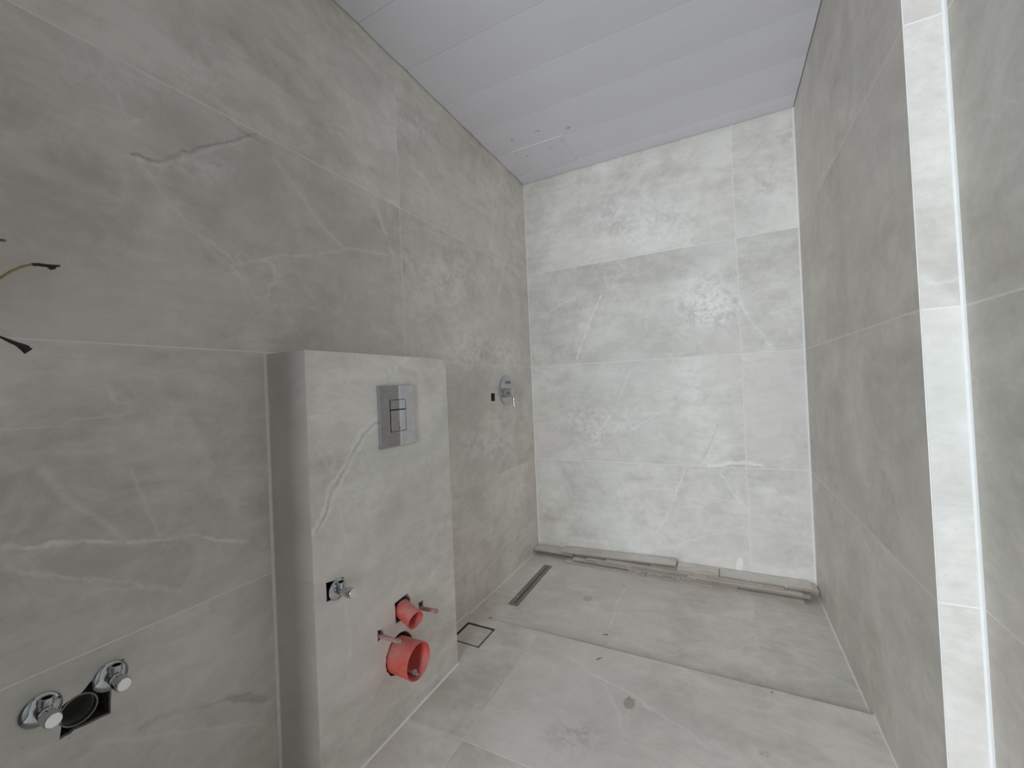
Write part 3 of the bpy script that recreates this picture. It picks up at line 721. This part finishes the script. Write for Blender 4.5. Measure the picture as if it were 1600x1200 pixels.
# ------------------------------------------------------------------ shower mixer
mx = root('shower_mixer', (0, -.368, 1.043), 'round chrome shower mixer plate with lever on the left wall by the corner', 'mixer')
c = (0, -.368, 1.043)
b = MB(); b.lathe([(-.004, 0), (-.004, .080), (.0006, .085), (.0065, .085), (.009, .0825), (.0095, 0)], c, (1, 0, 0), 56); b.make('face_plate', M['chrome'], mx)
b = MB(); b.lathe([(.009, .028), (.030, .027), (.031, .0245), (.058, .0240), (.061, .0215), (.062, 0)], (0, -.405, 1.031), (1, 0, 0), 36); kb = b.make('handle', M['chrome'], mx)
b = MB(); b.tube([(.046, -.395, 1.031), (.050, -.384, 1.029), (.050, -.377, 1.020), (.051, -.375, 1.000), (.051, -.375, .965), (.051, -.375, .948)], [.0065, .0065, .0062, .0058, .0054, .0050], 12); b.make('lever', M['chrome'], kb)
b = MB(); b.lathe([(.009, .0085), (.026, .0085), (.028, .007), (.028, 0)], (0, -.352, 1.090), (1, 0, 0), 20); b.make('diverter_knob', M['chrome'], mx)

# ------------------------------------------------------------------ floor drains
fd = root('floor_drain', (.114, -.983, ZM-.008), 'square floor drain with tile insert in a dark frame beside the boxing', 'drain')
X0, X1, Y0, Y1 = .0425, .1852, -1.0535, -.9130
b = MB(); f_ = .0022
b.box(X0+.0005, X1-.0005, Y0+.0005, Y0+f_, ZM-.010, ZM+.0003); b.box(X0+.0005, X1-.0005, Y1-f_, Y1-.0005, ZM-.010, ZM+.0003)
b.box(X0+.0005, X0+f_, Y0+f_, Y1-f_, ZM-.010, ZM+.0003); b.box(X1-f_, X1-.0005, Y0+f_, Y1-f_, ZM-.010, ZM+.0003)
b.make('frame', M['drain'], fd)
b = MB(); b.box(X0+f_, X1-f_, Y0+f_, Y1-f_, -.012, -.0095); b.make('sump', M['black'], fd)
g = .0112
tile((X0+g, Y0+g, ZM-.0004), (X1-g, Y0+g, ZM-.0004), (X1-g, Y1-g, ZM-.0004), (X0+g, Y1-g, ZM-.0004), (0, 0, 1), TM['floor'], fd, gap=.0, seed=.71, name='tile_insert')
ln = root('linear_drain', (.15, -.446, -.008), 'long narrow stainless linear drain with a dark slot, set in the shower floor', 'drain')
q0, q1, q2, q3 = [Vector((p[0], p[1], 0)) for p in ld]
def lerp(a, c, f): return a+(c-a)*f
def strip(u0, u1, v0, v1, zt=-.0007, th=.004):
    P = [lerp(lerp(q0, q1, u), lerp(q3, q2, u), v) for u, v in ((u0, v0), (u1, v0), (u1, v1), (u0, v1))]
    b.prism([(p.x, p.y, zt+zs(p.x)) for p in P], (0, 0, -th))
b = MB(); strip(.02, .455, .003, .997); strip(.545, .98, .003, .997); strip(.455, .545, .003, .055); strip(.455, .545, .955, .997); b.make('cover', M['drain'], ln)
b = MB(); strip(.02, .98, .003, .997, -.008, .002); b.make('gully', M['black'], ln)

# ------------------------------------------------------------------ access hatch in the ceiling
hx0, hx1, hy0, hy1 = .113, .408, -.384, -.113
ha = root('access_hatch', ((hx0+hx1)/2, (hy0+hy1)/2, H), 'flush square access hatch in the ceiling near the back left corner', 'hatch')
b = MB(); w = .011; zt, zb = H+.0005, H-.0046
for a in ((hx0, hx1, hy0, hy0+w), (hx0, hx1, hy1-w, hy1), (hx0, hx0+w, hy0+w, hy1-w), (hx1-w, hx1, hy0+w, hy1-w)): b.cbox(a[0], a[1], a[2], a[3], zb, zt, .0006)
b.make('frame', M['hatch'], ha)
b = MB(); g = .0016; b.cbox(hx0+w+g, hx1-w-g, hy0+w+g, hy1-w-g, H-.0042, H+.0005, .0006); dr = b.make('door', M['hatch'], ha)
for two in ((((.306, -.325), (.312, -.305)), ((.311, -.306), (.326, -.308))), (((.160, -.308), (.176, -.300)), ((.166, -.300), (.170, -.312)))):
    b = MB()
    for p, q in two:
        p, q = Vector(p+(0,)), Vector(q+(0,)); d = (q-p).normalized(); n = Vector((-d.y, d.x, 0))*.0011
        b.prism([(v.x, v.y, H-.0045) for v in (p-n, q-n, q+n, p+n)], (0, 0, .0005))
    b.make('pencil_mark', M['pencil'], dr)

# ------------------------------------------------------------------ wires sticking out of the left wall
w1 = root('wire', (0, -2.275, 1.35), 'short brown wire end poking in at the left edge, topmost of three', 'wire', 'loose wires on the left wall')
b = MB(); b.tube([(-.006, -2.275, 1.350), (.02, -2.262, 1.352), (.04, -2.244, 1.3445), (.05, -2.2361, 1.3430)], [.0024]*4, 10); b.make('sheath', M['brown'], w1)
w2 = root('wire', (0, -2.28, 1.265), 'thin cream wire with a black taped tip, middle of three', 'wire', 'loose wires on the left wall')
b = MB(); b.tube([(-.006, -2.285, 1.262), (.02, -2.266, 1.266), (.045, -2.247, 1.2745), (.05, -2.240, 1.2815), (.05, -2.232, 1.2915), (.05, -2.219, 1.3030), (.05, -2.2066, 1.3102)], .0020, 10); b.make('sheath', M['yellow'], w2)
b = MB(); b.tube([(.05, -2.2068, 1.3101), (.05, -2.1985, 1.3118), (.05, -2.190, 1.3122), (.05, -2.180, 1.3140), (.05, -2.1723, 1.3158)], [.0026, .0029, .0028, .0024, .0016], 10)
b.prism([(.049, -2.1905, 1.3110), (.049, -2.184, 1.3055), (.049, -2.1785, 1.3085), (.049, -2.1765, 1.3140)], (.002, 0, 0)); b.make('tape', M['tape'], w2)
w3 = root('wire', (0, -2.29, 1.20), 'thick black cable with a flared taped end, lowest of three', 'wire', 'loose wires on the left wall')
b = MB(); b.tube([(-.006, -2.290, 1.214), (.03, -2.266, 1.198), (.05, -2.2451, 1.1808), (.05, -2.235, 1.1745), (.05, -2.226, 1.1695)], [.0016, .0016, .0017, .0030, .0036], 10); b.make('sheath', M['tape'], w3)
b = MB(); b.tube([(.05, -2.2262, 1.1697), (.05, -2.2205, 1.1655), (.05, -2.2165, 1.1625)], [.0037, .0058, .0066], 10)
b.prism([(.048, -2.2275, 1.168), (.048, -2.2185, 1.1535), (.048, -2.2095, 1.1628), (.048, -2.2135, 1.1660)], (.004, 0, 0)); b.make('tape', M['tape'], w3)

# ------------------------------------------------------------------ pile of tile offcuts along the back wall
TH = .0088
def fz(x, k): return zs(x)+k*TH+.0002*(k+1)
rndo = random.Random(21)
RAWS = [simple('raw_porcelain_edge', tuple(c*f for c in (0.37, 0.315, 0.265)), 0.9, var=0.10, scale=9, bstr=0.0) for f in (.80, .95, 1.05, 1.2)]
def offcut(x0, x1, yf, yk, za, zb, label, crumbs=(), skew=0.0):
    """a strip of porcelain: glazed top and bottom faces, raw sides; za/zb height of the underside at the two ends"""
    b = MB(); n = max(2, int((x1-x0)/.08)); pts = []
    for k in range(n+1):
        f = k/n; x = x0+(x1-x0)*f; z = za+(zb-za)*f; j = rndo.uniform(-.00025, .00025) if 0 < k < n else 0
        sk = skew*(1 if k == n else 0)
        pts += [(x+sk, yf+j, z), (x, yk, z), (x+sk, yf+j*.5, z+TH-.0004), (x, yk, z+TH-.0004)]
    for k in range(n):
        a, c = 4*k, 4*k+4
        b.f += [[a+2, c+2, c+3, a+3]]; b.mi.append(0); b.sm.append(False)
        b.f += [[a, a+1, c+1, c]]; b.mi.append(1); b.sm.append(False)
        b.f += [[a, c, c+2, a+2]]; b.mi.append(1); b.sm.append(False)
        b.f += [[a+1, a+3, c+3, c+1]]; b.mi.append(1); b.sm.append(False)
    e = 4*n
    b.f += [[0, 2, 3, 1], [e, e+1, e+3, e+2]]; b.mi += [1, 1]; b.sm += [False, False]
    b.v = pts
    o = b.make('tile_offcut', [tile_mat('shower', (5, 5, 6, 6)), RAWS[rndo.randrange(4)]])
    tag(o, label, 'tile offcut', 'tile offcuts stacked along the back wall'); o['seed'] = rndo.random()
    if crumbs:
        m_ = MB()
        for cx, nn in crumbs:
            for q in range(nn):
                x = cx+rndo.uniform(-.022, .022); f = (x-x0)/(x1-x0); z = za+(zb-za)*f+TH*rndo.uniform(.55, .95); s = rndo.uniform(.003, .0058)
                P = [Vector((rndo.uniform(-1, 1)*s*1.6, rndo.uniform(-.5, .2)*s, rndo.uniform(-.6, .8)*s)) for _ in range(8)]
                bm = bmesh.new()
                for p in P: bm.verts.new(p+Vector((x, yf-.0008, z)))
                bmesh.ops.convex_hull(bm, input=bm.verts[:])
                for v in [v for v in bm.verts if not v.link_faces]: bm.verts.remove(v)
                bm.verts.index_update(); m_.poly([v.co for v in bm.verts], [[v.index for v in f.verts] for f in bm.faces]); bm.free()
        r_ = m_.make('mortar_residue', M['crumb'], o); r_['kind'] = 'stuff'
    return o
def flat(x0, x1, yf, yk, k, label, crumbs=(), skew=0.0): return offcut(x0, x1, yf, yk, fz(x0, k), fz(x1, k), label, crumbs, skew)
flat(.225, .690, -.140, -.025, 0, 'long tile strip at the bottom of the pile, left half, lying on the shower floor')
flat(.692, 1.412, -.136, -.020, 0, 'long tile strip at the bottom of the pile, right half, lying on the shower floor', ((.80, 3), (1.0, 2)))
flat(.262, .598, -.088, -.012, 1, 'tile strip set back in a dark slot near the left end of the pile')
flat(.600, 1.136, -.1295, -.018, 1, 'middle tile strip of the second layer with pale mortar lumps', ((.66, 4), (.73, 6), (.77, 4), (.84, 3), (.90, 2)))
flat(1.138, 1.425, -.100, -.014, 1, 'tile strip set back in a dark slot near the right end of the pile')
flat(.272, .950, -.1265, -.016, 2, 'long brown-edged strip in the third layer, left part', ((.45, 2),))
flat(.952, 1.440, -.1255, -.016, 2, 'long brown-edged strip in the third layer, reaching out at the right end')
flat(.003, .262, -.0930, -.004, 3, 'short tile strip overhanging at the left wall corner')
flat(.355, .900, -.1235, -.012, 3, 'brown-edged tile strip of the fourth layer, left part', ((.42, 3), (.62, 2)))
flat(.902, 1.410, -.1215, -.012, 3, 'brown-edged tile strip of the fourth layer, right part')
flat(.470, 1.000, -.1170, -.010, 4, 'tile strip under the tilted one, fifth layer', ((.88, 4),))
flat(1.002, 1.335, -.1150, -.010, 4, 'tile strip of the fifth layer right of the middle', ((1.22, 4), (1.1, 2)))
flat(1.337, 1.477, -.0900, -.010, 4, 'short tile strip peeping out beneath the top one at the right wall')
flat(.715, .847, -.1080, -.008, 5, 'thin tile piece wedged beneath the raised end of the tilted strip')
offcut(.190, .846, -.1000, -.005, .0349, .0540, 'long top tile strip tilted up at its right end, left half of the pile')
flat(.850, 1.0535, -.1055, -.005, 5, 'short top tile strip in the middle of the pile between two longer ones', ((.88, 3), (.93, 3), (.98, 2)))
flat(1.060, 1.4515, -.1020, -.005, 5, 'long top tile strip at the right end of the pile', ((1.19, 4), (1.34, 3)), .005)

# ------------------------------------------------------------------ small debris on the floors
def chip(name, loc, sx, sy, sz, mat, label, cat, rot=0, seed=1):
    rnd = random.Random(seed); bm = bmesh.new(); c, s = math.cos(rot), math.sin(rot)
    for k in range(12):
        x, y, z = rnd.uniform(-1, 1)*sx, rnd.uniform(-1, 1)*sy, rnd.uniform(0, 1)*sz
        bm.verts.new((loc[0]+c*x-s*y, loc[1]+s*x+c*y, loc[2]+(z if k > 4 else 0.0)))
    bmesh.ops.convex_hull(bm, input=bm.verts[:])
    for v in [v for v in bm.verts if not v.link_faces]: bm.verts.remove(v)
    bm.verts.index_update(); b = MB(); b.poly([v.co for v in bm.verts], [[v.index for v in f.verts] for f in bm.faces]); bm.free()
    return tag(b.make(name, mat), label, cat)
chip('plaster_chip', (1.412, -.826, zs(1.41)+.0002), .010, .005, .006, M['chip'], 'white plaster chip at the foot of the step, by the right wall', 'chip', -.5, 2)
chip('tile_flake', (1.463, -.940, ZM+.0002), .010, .003, .002, M['chipg'], 'thin pale green flake on the main floor beside the right wall', 'chip', -.3, 3)
chip('mortar_crumb', (.1375, -.607, zs(.13)+.0002), .005, .005, .006, M['chip'], 'tiny white crumb on the edge of the linear drain', 'crumb', 0, 4)
chip('mortar_crumb', (.120, -.848, ZM+.0002), .012, .005, .005, M['dirt'], 'brown crumb on the step edge behind the square drain', 'crumb', .3, 5)
chip('mortar_crumb', (1.130, -.150, zs(1.13)+.0002), .009, .004, .004, M['crumb'], 'pale crumb on the shower floor in front of the pile', 'crumb', .3, 6)
chip('dirt_speck', (.790, -1.078, ZM+.0002), .0025, .010, .0015, M['dirt'], 'short dark speck beside the round stain on the main floor', 'dirt', .1, 7)
chip('dirt_speck', (.648, -.925, ZM+.0002), .020, .004, .002, M['dirt'], 'curled dark dirt streak on the main floor near the step', 'dirt', .9, 8)
chip('dirt_speck', (1.215, -.868, ZM+.0002), .006, .003, .003, M['dirt'], 'dark speck on the main floor near the step, right of centre', 'dirt', .2, 9)
chip('dirt_speck', (.6214, -.742, zs(.62)+.0002), .014, .005, .002, M['dirt'], 'brown dirt patch on the shower floor behind the step', 'dirt', .1, 10)

for c in cutters:
    me = c.data; bpy.data.objects.remove(c); bpy.data.meshes.remove(me)
